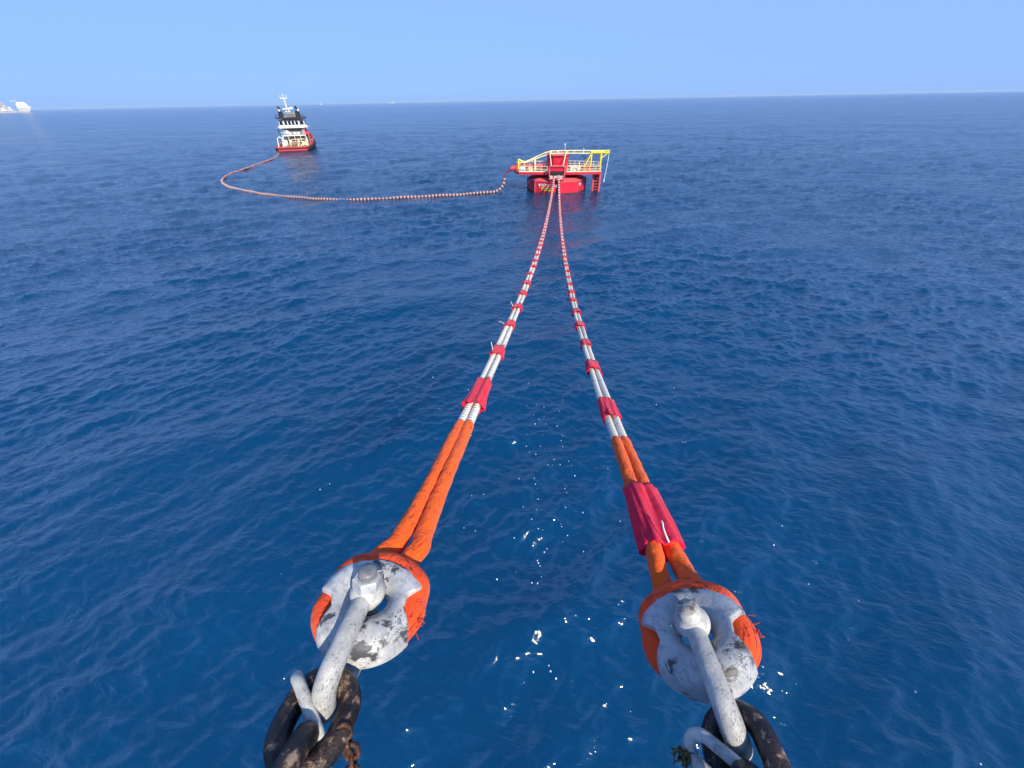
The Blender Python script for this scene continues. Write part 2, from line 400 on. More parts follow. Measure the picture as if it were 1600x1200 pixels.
# tower: flared octagonal housing with a wide cap
tw = MB().prism(ngon(8, 1.95, math.pi/8, (0, -.3)), 3.42, 5.5, ngon(8, 2.02, math.pi/8, (0, -.3))).build('tower', 'buoy_red', buoy)
MB().prism(ngon(8, 2.04, math.pi/8, (0, -.3)), 5.505, 5.85, ngon(8, 2.45, math.pi/8, (0, -.3))).build('flared_collar', 'buoy_pink', tw)
MB().prism(ngon(8, 2.48, math.pi/8, (0, -.3)), 5.855, 6.02).build('cap', 'buoy_pink', tw)
MB().sweep([(-.55, -2.2, 3.5), (-.55, -2.2, 4.9), (.55, -2.2, 4.9), (.55, -2.2, 3.5)], .06, 6).box((0, -2.14, 4.15), (.9, .05, 1.3)).build('access_hatch', 'buoy_red', tw)
# twin gantry rail in the photo's zig-zag profile
prof = [(-7.25, 5.25), (-6.05, 4.78), (-2.3, 6.25), (-1.2, 6.52), (1.8, 6.56), (9.15, 6.50)]
for dz, nm in ((0, 'gantry_rail'), (-.42, 'gantry_rail')):
    MB().sweep([(x, -1.5, z + dz*min(1, max(0, (x + 6.4)/1.0))) for x, z in prof], .10, 6, smooth=False).build(nm, 'pale_yellow', buoy)
for x, z in ((-4.1, 5.35), (-1.2, 6.3), (1.8, 6.34), (2.9, 6.33), (4.6, 6.32), (6.1, 6.3), (7.8, 6.3)):
    MB().box((x, -1.5, z), (.14, .14, .46)).build('rail_spacer', 'pale_yellow', buoy)
MB().rod((4.62, -1.5, 6.5), (4.62, -1.5, 6.95), .07).build('rail_stub', 'white', buoy)
MB().box((7.6, -1.5, 6.28), (3.3, .42, .30)).build('davit_beam', 'yellow', buoy)
MB().box((8.95, -1.5, 6.52), (.7, .55, .2)).build('davit_head', 'yellow', buoy)
def post(x, y, z0, z1, r, mat='yellow'): MB().rod((x, y, z0), (x, y, z1), r, 8).build('gantry_post', mat, buoy)
post(7.85, -1.5, 3.42, 6.12, .17); post(6.12, -1.5, 3.42, 6.12, .14); post(-4.15, -1.5, 3.42, 5.15, .17, 'pale_yellow')
post(-7.25, -1.5, 3.42, 5.25, .15); post(-7.55, -.6, 3.42, 5.0, .08); post(-6.15, -1.9, 3.42, 4.7, .07, 'cream')
for a, b, r in (((6.05, -1.7, 6.0), (4.55, -2.6, 3.45), .10), ((5.95, -1.3, 6.0), (4.1, -.4, 3.45), .08), ((9.0, -1.5, 6.1), (7.95, -1.5, 5.35), .11),
                ((-7.2, -1.5, 4.55), (-6.2, -1.5, 4.72), .10), ((-7.2, -1.5, 5.2), (-7.55, -.6, 4.95), .08)):
    MB().rod(a, b, r).build('brace', 'yellow', buoy)
for s_ in (-1, 1):
    MB().rod((1.5*s_, -1.55, 6.5), (1.05*s_, -4.6, 4.5), .10).build('front_leg', 'cream', buoy)
    MB().rod((1.7*s_, -1.5, 6.3), (2.2*s_, 1.8, 3.45), .09).build('rear_leg', 'cream', buoy)
# hawser bracket
def rrect(w_, z0, z1, y, rc=.35, n=6):
    P = []
    for (cx_, cz_, a0) in ((w_ - rc, z1 - rc, 0), (-w_ + rc, z1 - rc, 90), (-w_ + rc, z0 + rc*.4, 180), (w_ - rc, z0 + rc*.4, 270)):
        for k in range(n + 1):
            a = R(a0 + 90*k/n); q = rc if a0 < 180 else rc*.4
            P.append((cx_*(1 if a0 < 180 else 1) + q*math.cos(a), y, cz_ + q*math.sin(a)))
    return P
br = MB().sweep(rrect(1.45, 2.42, 4.55, -5.35), .14, 6, closed=True, smooth=False).build('bracket_frame', 'buoy_pink', buoy)
MB().box((0, -5.0, 2.72), (2.55, .5, .62)).build('fairlead_plate', 'pale_pink', br)
MB().box((0, -4.75, 3.45), (2.5, .9, .5)).build('painted_gap_shade', 'black', br)  # solid box, its black paints the shade inside the open bracket
MB().box((0, -4.7, 4.02), (2.4, .9, .58)).build('bracket_panel', 'buoy_red', br)
for s_ in (-1, 1):
    MB().ball((.45*s_, -5.35, 3.0), .2, 10).build('hawser_eye', 'black', br)
    MB().bar((1.35*s_, -5.3, 2.5), (1.35*s_, -4.0, 3.1), .2, .25).build('bracket_arm', 'buoy_red', br)
MB().sweep([(-.45, -4.6, 4.6), (-.45, -4.6, 5.2), (.45, -4.6, 5.2), (.45, -4.6, 4.6)], .07, 6).build('bracket_loop', 'buoy_red', br)
# railings round the deck
def railing(pts, name='railing'):
    rl = MB()
    for z in (3.9, 4.35): rl.sweep([(x, y, z) for x, y in pts], .05, 5, smooth=False)
    rl.sweep([(x, y, 3.50) for x, y in pts], .11, 4, smooth=False)
    o = rl.build(name, 'cream', buoy)
    for (x0, y0), (x1, y1) in zip(pts[:-1], pts[1:]):
        n = max(1, round(math.hypot(x1 - x0, y1 - y0)/1.0))
        for k in range(n + 1):
            x, y = x0 + (x1 - x0)*k/n, y0 + (y1 - y0)*k/n
            MB().rod((x, y, 3.4), (x, y, 4.35), .05, 5).build('rail_post', 'cream', o)
railing([(-6.9, -3.8), (-1.8, -4.1)]); railing([(1.8, -4.1), (7.9, -3.5)])
railing([(7.9, -3.5), (7.9, 2.5), (2.5, 3.7), (-6.5, 3.3), (-7.8, 1.8)])
# equipment on deck
MB().rod((-6.9, -1.0, 4.1), (-2.4, -.6, 4.1), .34, 10).rod((-5.5, -1, 3.42), (-5.5, -1, 3.9), .2, 8).rod((-3.2, -.7, 3.42), (-3.2, -.7, 3.9), .2, 8).build('deck_pipe', 'buoy_pink', buoy)
MB().rod((-4.5, -.9, 4.0), (-4.5, -.9, 4.75), .12, 6).sweep([(-4.5 + .35*math.cos(t), -.9 + .35*math.sin(t), 4.75) for t in np.linspace(0, 6.28, 12, endpoint=False)], .05, 5, closed=True).build('valve', 'white', buoy)
MB().box((-6.3, -2.6, 3.80), (.9, .8, .75)).build('equipment_box', 'white', buoy)
MB().box((-4.9, -3.0, 3.75), (.8, .7, .66)).build('equipment_box', 'cream', buoy)
MB().box((-3.6, -2.9, 3.72), (.6, .6, .6)).build('equipment_box', 'grey', buoy)
MB().box((2.9, -3.0, 3.80), (.9, .7, .75)).build('equipment_box', 'white', buoy)
MB().box((3.9, -2.6, 3.72), (.7, .7, .6)).rod((4.1, -2.6, 4.0), (3.9, -2.6, 4.9), .1).build('winch', 'cream', buoy)
MB().box((5.5, -2.9, 3.86), (1.2, .8, .88)).build('equipment_box', 'orange_box', buoy)
MB().sweep([(3.3 + .33*math.cos(t), -3.45, 3.85 + .33*math.sin(t)) for t in np.linspace(0, 6.28, 14, endpoint=False)], .09, 6, closed=True).build('life_ring', 'white', buoy)
MB().ball((0, -1.4, 6.42), .22, 10).rod((0, -1.4, 6.02), (0, -1.4, 6.3), .1).build('lantern', 'white', buoy)
MB().rod((1.25, -1.5, 6.5), (1.25, -1.5, 7.5), .045, 5).box((1.25, -1.5, 7.55), (.34, .1, .12)).build('antenna', 'white', buoy)
# hose outlet
MB().sweep([(-7.4, -1.2, 3.75), (-8.3, -1.2, 3.75), (-8.7, -1.2, 3.6)], [.5, .46, .36], 12).build('hose_outlet', 'buoy_pink', buoy)
MB().rod((-7.7, -1.2, 3.75), (-7.6, -1.2, 3.75), .66, 14).build('outlet_flange', 'buoy_red', buoy)
# boat landing on the far right
bl = MB().rod((6.75, -2.4, -.2), (6.75, -2.4, 3.02), .17, 8).build('landing_fender', 'buoy_pink', buoy)
MB().rod((7.95, -2.4, -.4), (7.95, -2.4, 3.02), .20, 8).build('landing_fender', 'buoy_pink', buoy)
MB().box((7.35, -2.1, 1.45), (1.0, .12, 3.1)).build('landing_plate', 'buoy_dark', buoy)
for k in range(6): MB().rod((6.85, -2.42, .25 + .48*k), (7.85, -2.42, .35 + .48*k), .055, 5).build('ladder_rung', 'buoy_pink', buoy)
MB().bar((6.75, -2.4, 3.0), (5.6, -2.2, 2.95), .25, .2).build('landing_arm', 'buoy_red', buoy)
# name and plate on the left front panel
na = -math.pi/2 - math.pi/8                                     # that panel's normal
pn = Vector((math.cos(na), math.sin(na), 0)); pd = 5.6*math.cos(math.pi/8)
tanv = Vector((-math.sin(na), math.cos(na), 0))
fr = Matrix((tanv, Vector((0, 0, 1)), tanv.cross(Vector((0, 0, 1))))).transposed().to_4x4()
xl = -1.45
for chh in 'NOVA X 88':
    if chh != ' ':
        cu = bpy.data.curves.new('letter', 'FONT'); cu.body = chh; cu.size = .66; cu.extrude = .012
        to = bpy.data.objects.new('tmp', cu); COL.objects.link(to); bpy.context.view_layer.update()
        tm = bpy.data.meshes.new_from_object(to.evaluated_get(bpy.context.evaluated_depsgraph_get())); bpy.data.objects.remove(to)
        tm.materials.clear(); tm.materials.append(MAT['letter'])
        lo = bpy.data.objects.new('letter', tm); COL.objects.link(lo); lo.parent = hull
        fr.translation = pn*(pd + .02) + tanv*(.5 + xl) + Vector((0, 0, 1.20)); lo.matrix_basis = fr
    xl += .42 if chh != ' ' else .2
pl = MB().box((0, 0, 0), (2.5, .55, .05)).build('name_plate', 'plate', hull)
f2_ = fr.copy(); f2_.translation = pn*(pd + .03) + tanv*.45 + Vector((0, 0, .78)); pl.matrix_basis = f2_
pm = MB()
x = -1.1
while x < 1.05:
    wd = random.uniform(.08, .2); pm.box((x + wd/2, random.uniform(-.02, .02), .028), (wd, .2, .008)); x += wd + .06
pm.build('plate_marks', 'print', pl)

# rope hanging from the davit head
q = BM @ Vector((9.2, -1.5, 6.4))
hr = MB().sweep([(0, 0, 0), (-.05, -.1, -1.5), (-.2, -.2, -3.0), (-.42, -.3, -4.6)], .06, 6).ball((-.43, -.3, -4.7), .15, 8, (1, 1, 1.6)).build('hanging_rope', 'blue_rope')
hr.location = q; tag(hr, 'pale blue rope hanging from the yellow davit end of the buoy', 'rope')

# ---------------------------------------------------------------- mooring hawsers, thimbles, shackles, chains
LEFT = dict(x0=-.89, y0=1.24, x1=8.70, a=11.61, b=-.25, c=.0018, ycor=[0, 5, 10, 17, 28, 45, 76], xcor=[0, 0, -.01, -.07, -.17, -.30, -.42],
            o_end=3.62, red0=[(4.36, .92, 1.5)], bands=4.2, roll=R(7), side='left')
RIGHT = dict(x0=1.20, y0=1.11, x1=9.25, a=11.48, b=-.315, c=.0027, ycor=[0, 2, 4, 8, 13, 20, 35, 55, 76], xcor=[0, 0, -.08, -.10, -.09, -.05, -.01, -.08, -.18],
             o_end=3.55, red0=[(2.08, .86, 1.25), (4.42, .70, 1.1)], bands=4.45, roll=R(-23), side='right')
def smooth_interp(y, ys, xs):
    yy = np.linspace(0, 76.5, 400); v = np.interp(yy, ys, xs)
    k = np.ones(25)/25; v = np.convolve(np.pad(v, 12, mode='edge'), k, 'valid')
    return np.interp(y, yy, v)
def hpos(D, y):
    x = D['x0'] + (D['x1'] - D['x0'])*(y - D['y0'])/(76.3 - D['y0']) + (smooth_interp(y, D['ycor'], D['xcor']) if y > 0 else 0)
    return np.array((x, y, D['a'] + D['b']*y + D['c']*y*y))
def hframe(D, y):
    t = hpos(D, y + .1) - hpos(D, y - .1); t /= np.linalg.norm(t)
    e3 = np.array((0, 0, 1.)) - t[2]*t; e3 /= np.linalg.norm(e3)
    return t, np.cross(t, e3), e3
def frame_matrix(e2, e1, e3, p):
    Mx = Matrix((Vector(e2), Vector(e1), Vector(e3))).transposed().to_4x4(); Mx.translation = Vector(p); return Mx

def red_sleeve_mesh(name, L, w_, h_, flare, seed, n=44, m_=16):
    r_ = np.random.default_rng(seed); V = []; a = np.arange(n)/n*2*np.pi
    ph = r_.uniform(0, 6.28, 6)
    def rad(t):
        env = 1 + (flare - 1)*np.clip(-t, 0, 1)**1.5*.55 + .10*(1 - abs(t))
        pl = (.085*np.sin(5*a + ph[0] + .5*t) + .06*np.sin(9*a + ph[1] + 1.2*t)) + .03*np.sin(14*a + ph[2] - t*2) + .04*np.sin(3*a + ph[3] + 2*t)
        # crease between the two ropes
        cre = -.22*np.exp(-((np.abs(np.sin(a)) - 1)/.05)**2)*(1 - .4*abs(t))
        return env*(1 + pl*(.6 + .6*abs(t)) + cre)
    rows = []
    for i in range(m_ + 1):
        t = -1 + 2*i/m_
        k = rad(t); yy = t*L/2 + .018*np.sin(4*a + ph[4])*abs(t)
        rows.append(np.stack([w_*k*np.sign(np.cos(a))*np.abs(np.cos(a))**.92, yy, h_*k*np.sign(np.sin(a))*np.abs(np.sin(a))**.92], 1))
    inner0 = rows[0]*np.array((.8, 1, .8)) + np.array((0, .05, 0)); inner1 = rows[-1]*np.array((.8, 1, .8)) - np.array((0, .05, 0))
    rows = [inner0] + rows + [inner1]
    F = []; UV = []
    for i in range(len(rows) - 1):
        for q in range(n):
            p = (q + 1) % n; F.append((i*n + q, (i+1)*n + q, (i+1)*n + p, i*n + p))
            UV.append([(q/n, i*L/m_), (q/n, (i+1)*L/m_), ((q+1)/n, (i+1)*L/m_), ((q+1)/n, i*L/m_)])
    b = MB().add(np.concatenate(rows), F, True, UV)
    return b.mesh(name, MAT['crimson'])
BAND_MESHES = [red_sleeve_mesh('red_sleeve', .60, .112, .082, 1.2, 20 + i, 26, 8) for i in range(4)]
def cord_mesh(seed):
    r_ = random.Random(seed); k = r_.uniform(-.5, .5)
    return MB().sweep(spline([(.0, -.16, .07), (-.03, -.08, .13), (-.10 + .05*k, .0, .17), (-.14 + .1*k, .10, .18 + .04*k), (-.13, .15, .16)], 11), .010, 6) \
               .sweep(spline([(.0, -.16, .07), (.06, -.20, .05), (.10, -.22, .0)], 6), .007, 6).mesh('tie_cord', MAT['cord'])
CORDS = [cord_mesh(i) for i in range(4)]

def link_path(L, w_, n=10):
    """stadium centre line in the local XY plane, length L along y"""
    P = []; s_ = L/2 - w_
    for k in range(n + 1): a = math.pi*k/n; P.append((w_*math.cos(a), s_ + w_*math.sin(a), 0))
    for k in range(1, 4): P.append((-w_, s_ - 2*s_*k/4, 0))
    for k in range(n + 1): a = math.pi + math.pi*k/n; P.append((w_*math.cos(a), -s_ + w_*math.sin(a), 0))
    for k in range(1, 4): P.append((w_, -s_ + 2*s_*k/4, 0))
    return P
LINK = MB().sweep(link_path(.60, .145), .058, 16, closed=True).mesh('chain_link', MAT['chain'])
LINK1 = MB().sweep(link_path(.38, .138), .058, 16, closed=True).mesh('chain_link', MAT['chain'])
WLINK = MB().sweep(link_path(.31, .066, 14), .030, 16, closed=True).mesh('white_link', MAT['shackle_paint'])
SLINK = MB().sweep(link_path(.115, .03, 6), .012, 8, closed=True).mesh('chain_link', MAT['rust'])

def thimble_meshes(seed, wa, wb):
    r_ = np.random.default_rng(seed)
    na, nc = 160, 56
    def win(a, c, hw, sof=R(7)):
        d = np.abs((a - c + np.pi) % (2*np.pi) - np.pi)
        t = np.clip((hw + sof - d)/(2*sof), 0, 1); return t*t*(3 - 2*t)
    V = []; F = []; UV = []
    th = np.arange(na)/na*2*np.pi
    for a in th:
        ro = .350 - .098*win(a, R(90), R(46), R(20)) - .118*np.maximum(win(a, R(wa), R(19), R(10)), win(a, R(wb), R(19), R(10)))
        ri = .098
        rf = .350; rc, ha = (ri + rf)/2, (rf - ri)/2; hz = .142
        for q in range(nc):
            t = 2*math.pi*q/nc
            x, z = math.cos(t), math.sin(t)
            if x > 0: x = x**.85; z = math.copysign(abs(z)**.80, z)
            rr = min(rc + ha*x, ro)
            V.append((rr*math.cos(a), rr*math.sin(a), hz*z))
    for i in range(na):
        for q in range(nc):
            F.append((i*nc + q, ((i+1) % na)*nc + q, ((i+1) % na)*nc + (q+1) % nc, i*nc + (q+1) % nc))
    body = MB().add(V, F).mesh('body', MAT['white_paint' if seed == 3 else 'grey_paint'])
    tp = [win(np.array(a), R(90), R(66), R(16)) for a in th]
    P = [((.262 + .012*k)*math.cos(a), (.262 + .012*k)*math.sin(a), .008*k) for a, k in zip(th, tp)]
    rr = [.0855 + .0395*k + .010*max(win(np.array(a), R(wa), R(16), R(12)), win(np.array(a), R(wb), R(16), R(12))) + .003*k*math.sin(9*a) + .0015*math.sin(11*a + 1) for a, k in zip(th, tp)]
    eye = MB().sweep(P, rr, 24, closed=True)
    # frayed threads on the sleeve's outer side
    for k in range(14):
        a = R(-10) + r_.normal(0, .12); b = Vector((.348*math.cos(a), .348*math.sin(a), r_.uniform(-.02, .06)))
        dv = Vector(r_.normal(0, .022, 3)); eye.sweep([b, b + Vector((.010, 0, .003)) + dv*.35, b + Vector((.014, .0, .006)) + dv*.8], .0028, 5)
    return body, eye.mesh('eye_sleeve', MAT['orange_eye'])

def rig(D, head):
    side = D['side']
    other = 'left' if side == 'left' else 'right'
    y_t = D['y0'] - .20                                      # thimble centre
    t, e2, e3 = hframe(D, D['y0'])
    c = hpos(D, D['y0']) - t*(.125 if side == 'left' else .15) - e2*(.055 if side == 'left' else 0)
    rl = D['roll']; n3 = e3*math.cos(rl) + e2*math.sin(rl); n2 = e2*math.cos(rl) - e3*math.sin(rl)
    TM = frame_matrix(n2, t, n3, c)
    # ---- hawser
    d1 = 'left of the two hawsers, long unbroken orange sleeve ending at the nut topped shackle' if side == 'left' else 'right of the two hawsers, orange sleeve interrupted by a large crimson wrap'
    hw = thing('mooring_hawser', d1, 'rope', Vector(c), group='hawsers running to the red buoy')
    C0 = c
    body, eye = thimble_meshes(3, 0, 205) if side == 'left' else thimble_meshes(4, -16, 187)
    eo = bpy.data.objects.new('eye_sleeve', eye); COL.objects.link(eo); eo.parent = hw
    Mx = TM.copy(); Mx.translation = (0, 0, 0); eo.matrix_basis = Mx
    # orange legs
    L0 = np.array(TM.to_3x3())
    for s_ in (-1, 1):
        P = [L0 @ np.array((s_*.165, .20, 0.0)), L0 @ np.array((s_*.135, .29, .005)), L0 @ np.array((s_*.112, .37, .01))]
        ys = np.arange(D['y0'] + .38, D['o_end'] + .01, .12)
        for y in ys:
            tt, a2, a3 = hframe(D, y); f_ = (y - ys[0])/(ys[-1] - ys[0])
            P.append(hpos(D, y) - C0 + a2*s_*(.068 - .014*f_ + .030*math.exp(-f_*9)) + a3*.006*math.sin(y*5 + s_))
        P = spline(P, 120)
        ph = random.uniform(0, 6)
        rr = np.interp(np.linspace(0, 1, 120), [0, .06, .2, .6, .97, 1], [.074, .074, .074, .072, .064, .054] if side == 'left' else [.072, .073, .074, .074, .070, .062])*(1 + .02*np.sin(np.arange(120)*.45 + ph) + .012*np.sin(np.arange(120)*1.15))
        MB().sweep(P, rr, 28, ring=lambda a, t, ph=ph: 1 + .035*np.sin(2*a + 9*t + ph) + .022*np.sin(5*a - 31*t + ph) + .018*np.sin(3*a + 67*t)).build('orange_sleeve', 'orange', hw)
        MB().sweep([hpos(D, y) - C0 + hframe(D, y)[1]*s_*(.056 - .010*min(1, max(0, y - 4)/5) + .006*min(1, max(0, y - 5)/4) + .015*min(1, max(0, y - 9)/20)) + hframe(D, y)[2]*(.012*math.sin(y*1.3 + s_*1.5)) for y in np.arange(D['o_end'] - .25, 76.4, .3)], [.054 - .009*min(1, max(0, y - 4)/5) + .006*min(1, max(0, y - 5)/4) + .016*min(1, max(0, y - 9)/20) for y in np.arange(D['o_end'] - .25, 76.4, .3)], 12).build('rope', 'rope', hw)
    # third, lower pair of strands seen between the first bands
    MB().sweep([hpos(D, y) - C0 - hframe(D, y)[2]*.065 + hframe(D, y)[1]*.02 for y in np.arange(D['o_end'] - .25, 60, .4)], .038, 8).build('rope', 'rope', hw)
    for k, (y, L, fl) in enumerate(D['red0']):
        over = y < D['o_end']
        me = red_sleeve_mesh('red_sleeve', L, .160 if over else .118, .105 if over else .085, 1.12 if over else (1.5 if side == 'left' else 1.2), 40 + k + (9 if side == 'left' else 0), 72, 30)
        o = bpy.data.objects.new('red_sleeve', me); COL.objects.link(o); o.parent = hw
        tt, a2, a3 = hframe(D, y); o.matrix_basis = frame_matrix(a2, tt, a3, hpos(D, y) - C0)
        o['label'] = 'large crimson wrap over the orange sleeve' if over else 'long crimson wrap next to the orange sleeve'
        co = MB().sweep(spline([(.03, -.43, .10), (.012, -.38, .135), (.006, -.32, .158), (.012, -.27, .168), (.010, -.25, .165)], 12), .008, 6).build('tie_cord', 'cord', o) if over else \
             None
    y = D['bands'] + 1.95; k = 0
    while y < 75.6:
        tt, a2, a3 = hframe(D, y)
        o = bpy.data.objects.new('red_sleeve', BAND_MESHES[k % 4]); COL.objects.link(o); o.parent = hw
        w_ = random.uniform(.9, 1.15)*(1.06 + .32*min(1, max(0, y - 9)/20)); rx = random.uniform(-.35, .35)
        o.matrix_basis = frame_matrix(a2, tt, a3, hpos(D, y) - C0) @ Matrix.Rotation(rx, 4, 'Y') @ Matrix.Diagonal((w_, random.uniform(.8, 1.15), w_, 1))
        if k < 3 and side == 'left':
            co = bpy.data.objects.new('tie_cord', CORDS[k % 4]); COL.objects.link(co); co.parent = o
            co.matrix_basis = Matrix.Translation((-.10 if side == 'left' else .06, .02, 0)) @ Matrix.Rotation(random.uniform(-.6, .6), 4, 'Y') @ Matrix.Scale(.7, 4)
        y += random.uniform(1.65, 2.0); k += 1
    # ---- thimble
    th = thing('thimble', 'worn white ring thimble in the eye of the left hawser' if side == 'left' else 'greyer white ring thimble in the eye of the right hawser', 'thimble', mat=TM, group='thimbles in the hawser eyes')
    bo = bpy.data.objects.new('body', body); COL.objects.link(bo); bo.parent = th
    # ---- shackle
    sh = thing('shackle', 'white bow shackle with a hexagonal steel nut on top of its pin' if side == 'left' else 'white bow shackle with a plain round pin head facing up', 'shackle', mat=TM, group='shackles joining thimble and chain')
    pz = -.038                                              # pin sits against the near wall of the hole
    J, LC = .195, .53
    P = [(0, pz, J)] + [(0, pz - .10, J + .004), (0, pz - .25, J - .01), (0, pz - .33, J - .03)]
    P += [(0, pz - LC + .16 - .15*math.sin(a), .155*math.cos(a)) for a in np.linspace(.12, math.pi - .12, 15)]
    P += [(0, pz - .33, -J + .03), (0, pz - .25, -J + .01), (0, pz - .10, -J - .004), (0, pz, -J)]
    P = spline(P, 60)
    MB().sweep(P, np.interp(np.linspace(0, 1, 60), [0, .12, .5, .88, 1], [.054, .058, .064, .058, .054]), 20).build('bow', 'shackle_paint', sh)
    for s_ in (-1, 1): MB().ball((0, pz, J*s_), .108, 24, (1, 1, .88)).build('lug', 'shackle_paint', sh)
    pin = MB().rod((0, pz, -.27), (0, pz, .27), .056, 20).build('pin', 'shackle_paint', sh)
    zt = 1 if head == 'nut' else -1
    MB().sweep([(0, pz, zt*.265), (0, pz, zt*.335), (0, pz, zt*.345)], [.088, .088, .078], 6, smooth=False).build('nut', 'grey_paint', pin)
    MB().sweep([(0, pz, zt*.346), (0, pz, zt*.362), (0, pz, zt*.38), (0, pz, zt*.392), (0, pz, zt*.3921)], [.057, .056, .056, .050, .008], 20).build('pin_end', 'steel', pin)
    MB().sweep([(-.02, pz - .02, zt*.36), (.06, pz + .03, zt*.362), (.10, pz + .045, zt*.37)], .006, 6).sweep([(.05, pz + .03, zt*.362), (.085, pz + .01, zt*.35)], .005, 6).build('split_pin', 'steel', pin)
    MB().sweep([(0, pz, -zt*.265), (0, pz, -zt*.305), (0, pz, -zt*.322)], [.072, .070, .058], 24).build('pin_head', 'shackle_paint', pin)
    MB().sweep([(0, pz, -zt*.322), (0, pz, -zt*.332), (0, pz, -zt*.3325)], [.056, .052, .01], 24).build('pin_face', 'pin_end', pin)
    # ---- chain
    ch = thing('mooring_chain', 'heavy black chain pulling on the left shackle' if side == 'left' else 'heavy brown black chain pulling on the right shackle', 'chain', mat=TM, group='chains below the shackles')
    yF = pz - LC + .135                                     # far bar of the first link, inside the shackle's crown
    for k in range(6):
        o = bpy.data.objects.new('chain_link', LINK1 if k == 0 else LINK); COL.objects.link(o); o.parent = ch
        Lk = .38 if k == 0 else .60
        tw_ = (R(8) if side == 'left' else R(-20)) + (R(90) if k % 2 else 0)
        o.matrix_basis = Matrix.Translation((0, yF - Lk/2, -.01*k)) @ Matrix.Rotation(tw_, 4, 'Y')
        yF -= Lk - .118
    o = bpy.data.objects.new('white_link', WLINK); COL.objects.link(o); o.parent = ch; o['label'] = 'white painted connecting link lying on the first black link'
    if side == 'left': A, d, zz = Vector((-.165, -.515, .13)), Vector((-.74, .58, .34)), Vector((.1, 0, -1))
    else: A, d, zz = Vector((-.185, -.53, .11)), Vector((-.70, .68, .22)), Vector((-.55, -.5, -.7))
    d.normalize(); xx = (zz - zz.dot(d)*d).normalized(); mm = Matrix((xx, d, xx.cross(d))).transposed().to_4x4()
    mm.translation = A - d*.155 + xx*.066; o.matrix_basis = mm
    # ---- thin rusty chain hanging beside it
    P1 = np.array(TM @ Vector((.10, -.77, -.07) if side == 'left' else (-.27, -.60, .04)))
    P0 = np.array(TM @ Vector((.16, -.66, -.02)))
    if side == 'left': rc = thing('rusty_chain', 'thin rusty chain hanging beside the left black chain', 'chain', Vector(P0))
    for k in range(22 if side == 'left' else 0):
        o = bpy.data.objects.new('chain_link', SLINK); COL.objects.link(o); o.parent = rc
        # drape along the big chain then hang
        s_ = k*.082
        o.matrix_basis = Matrix.Translation((.02*math.sin(k*.7), -.25*s_ + .02*math.cos(k*.5), -.85*s_)) @ Matrix.Rotation(R(73), 4, 'X') @ Matrix.Rotation(R(90)*(k % 2) + .3, 4, 'Y')
    # ---- frayed rope scrap
    fb = MB()
    for k in range(60):
        a = rng.normal(0, 1, 3); a /= np.linalg.norm(a); b = a*rng.uniform(.02, .075)
        fb.sweep([b*.1 + rng.normal(0, .02, 3), b*.6 + rng.normal(0, .008, 3), b + np.array((0, -.01, -.02))], [.006, .005, .003], 5)
    fo = fb.build('rope_scrap', 'frayed' if side == 'left' else 'weed'); fo.location = P1
    tag(fo, 'frayed pale rope scrap caught under the left black chain' if side == 'left' else 'dark frayed tuft caught on the right chain', 'rope scrap')
    return TM
TL = rig(LEFT, 'nut'); TR = rig(RIGHT, 'plain')

# ---------------------------------------------------------------- floating hose
outlet = BM @ Vector((-8.75, -1.2, 3.5))
wp = [tuple(outlet), (-.55, 80.6, 2.9), (-.75, 80.3, 1.8), (-1.2, 80.0, .9), (-2.2, 79.7, .30), (-4.2, 79.2, .12)]
hose_px = [(-4.2, 79.2), (-7.4, 78.6), (-10.2, 77.8), (-15.4, 77.0), (-20.8, 76.0), (-26.4, 75.0), (-31.8, 75.4), (-37.8, 77.4), (-45.0, 80.4), (-53.6, 86.0), (-61.5, 92.6),
           (-67.3, 100.6), (-70.6, 109), (-72.6, 120), (-74.5, 133), (-76.8, 145), (-80.5, 155), (-82.6, 160)]
HP = spline([*wp, *[(x, y, .04) for x, y in hose_px[1:]]], 900)
HP[-1, 2] = HP[-1, 2]
hs = thing('floating_hose', 'long floating hose with pale collars curving from buoy to tug', 'hose', Vector(HP[0]))
H0 = HP[0]
HL = np.concatenate([[0], np.cumsum(np.linalg.norm(np.diff(HP, axis=0), axis=1))])
wob = .05*np.sin(HL*.9)
MB().sweep(HP - H0 + np.stack([0*wob, 0*wob, wob], 1)*(HP[:, 2:3] < .2), .18, 8).build('hose', 'hose', hs)
CM1 = MB().sweep([(0, -.17, 0), (0, -.14, 0), (0, .14, 0), (0, .17, 0)], [.19, .25, .25, .19], 10, up=(0, 0, 1)).mesh('float_collar', MAT['collar'])
CM2 = MB().sweep([(0, -1.2, 0), (0, -1.1, 0), (0, 1.1, 0), (0, 1.2, 0)], [.18, .22, .22, .18], 10).mesh('float_collar', MAT['hose_far'])
CM3 = MB().sweep([(0, -.5, 0), (0, -.45, 0), (0, .45, 0), (0, .5, 0)], [.18, .23, .23, .18], 10).mesh('float_collar', MAT['collar'])
s_ = 2.6; k = 0
bend = 92.0
while s_ < HL[-1] - 1.:
    p = np.array([np.interp(s_, HL, HP[:, i]) for i in range(3)]); p2 = np.array([np.interp(s_ + .3, HL, HP[:, i]) for i in range(3)])
    d = Vector(p2 - p).normalized()
    far_ = s_ > bend - 12
    me = CM1 if not far_ else (CM2 if k % 2 else CM3)
    o = bpy.data.objects.new('float_collar', me); COL.objects.link(o); o.parent = hs
    mm = d.to_track_quat('Y', 'Z').to_matrix().to_4x4(); mm.translation = Vector(p - H0) + Vector((0, 0, .05*math.sin(s_*.9))); o.matrix_basis = mm
    s_ += .64 if not far_ else (1.9 if k % 2 else 2.0); k += 1

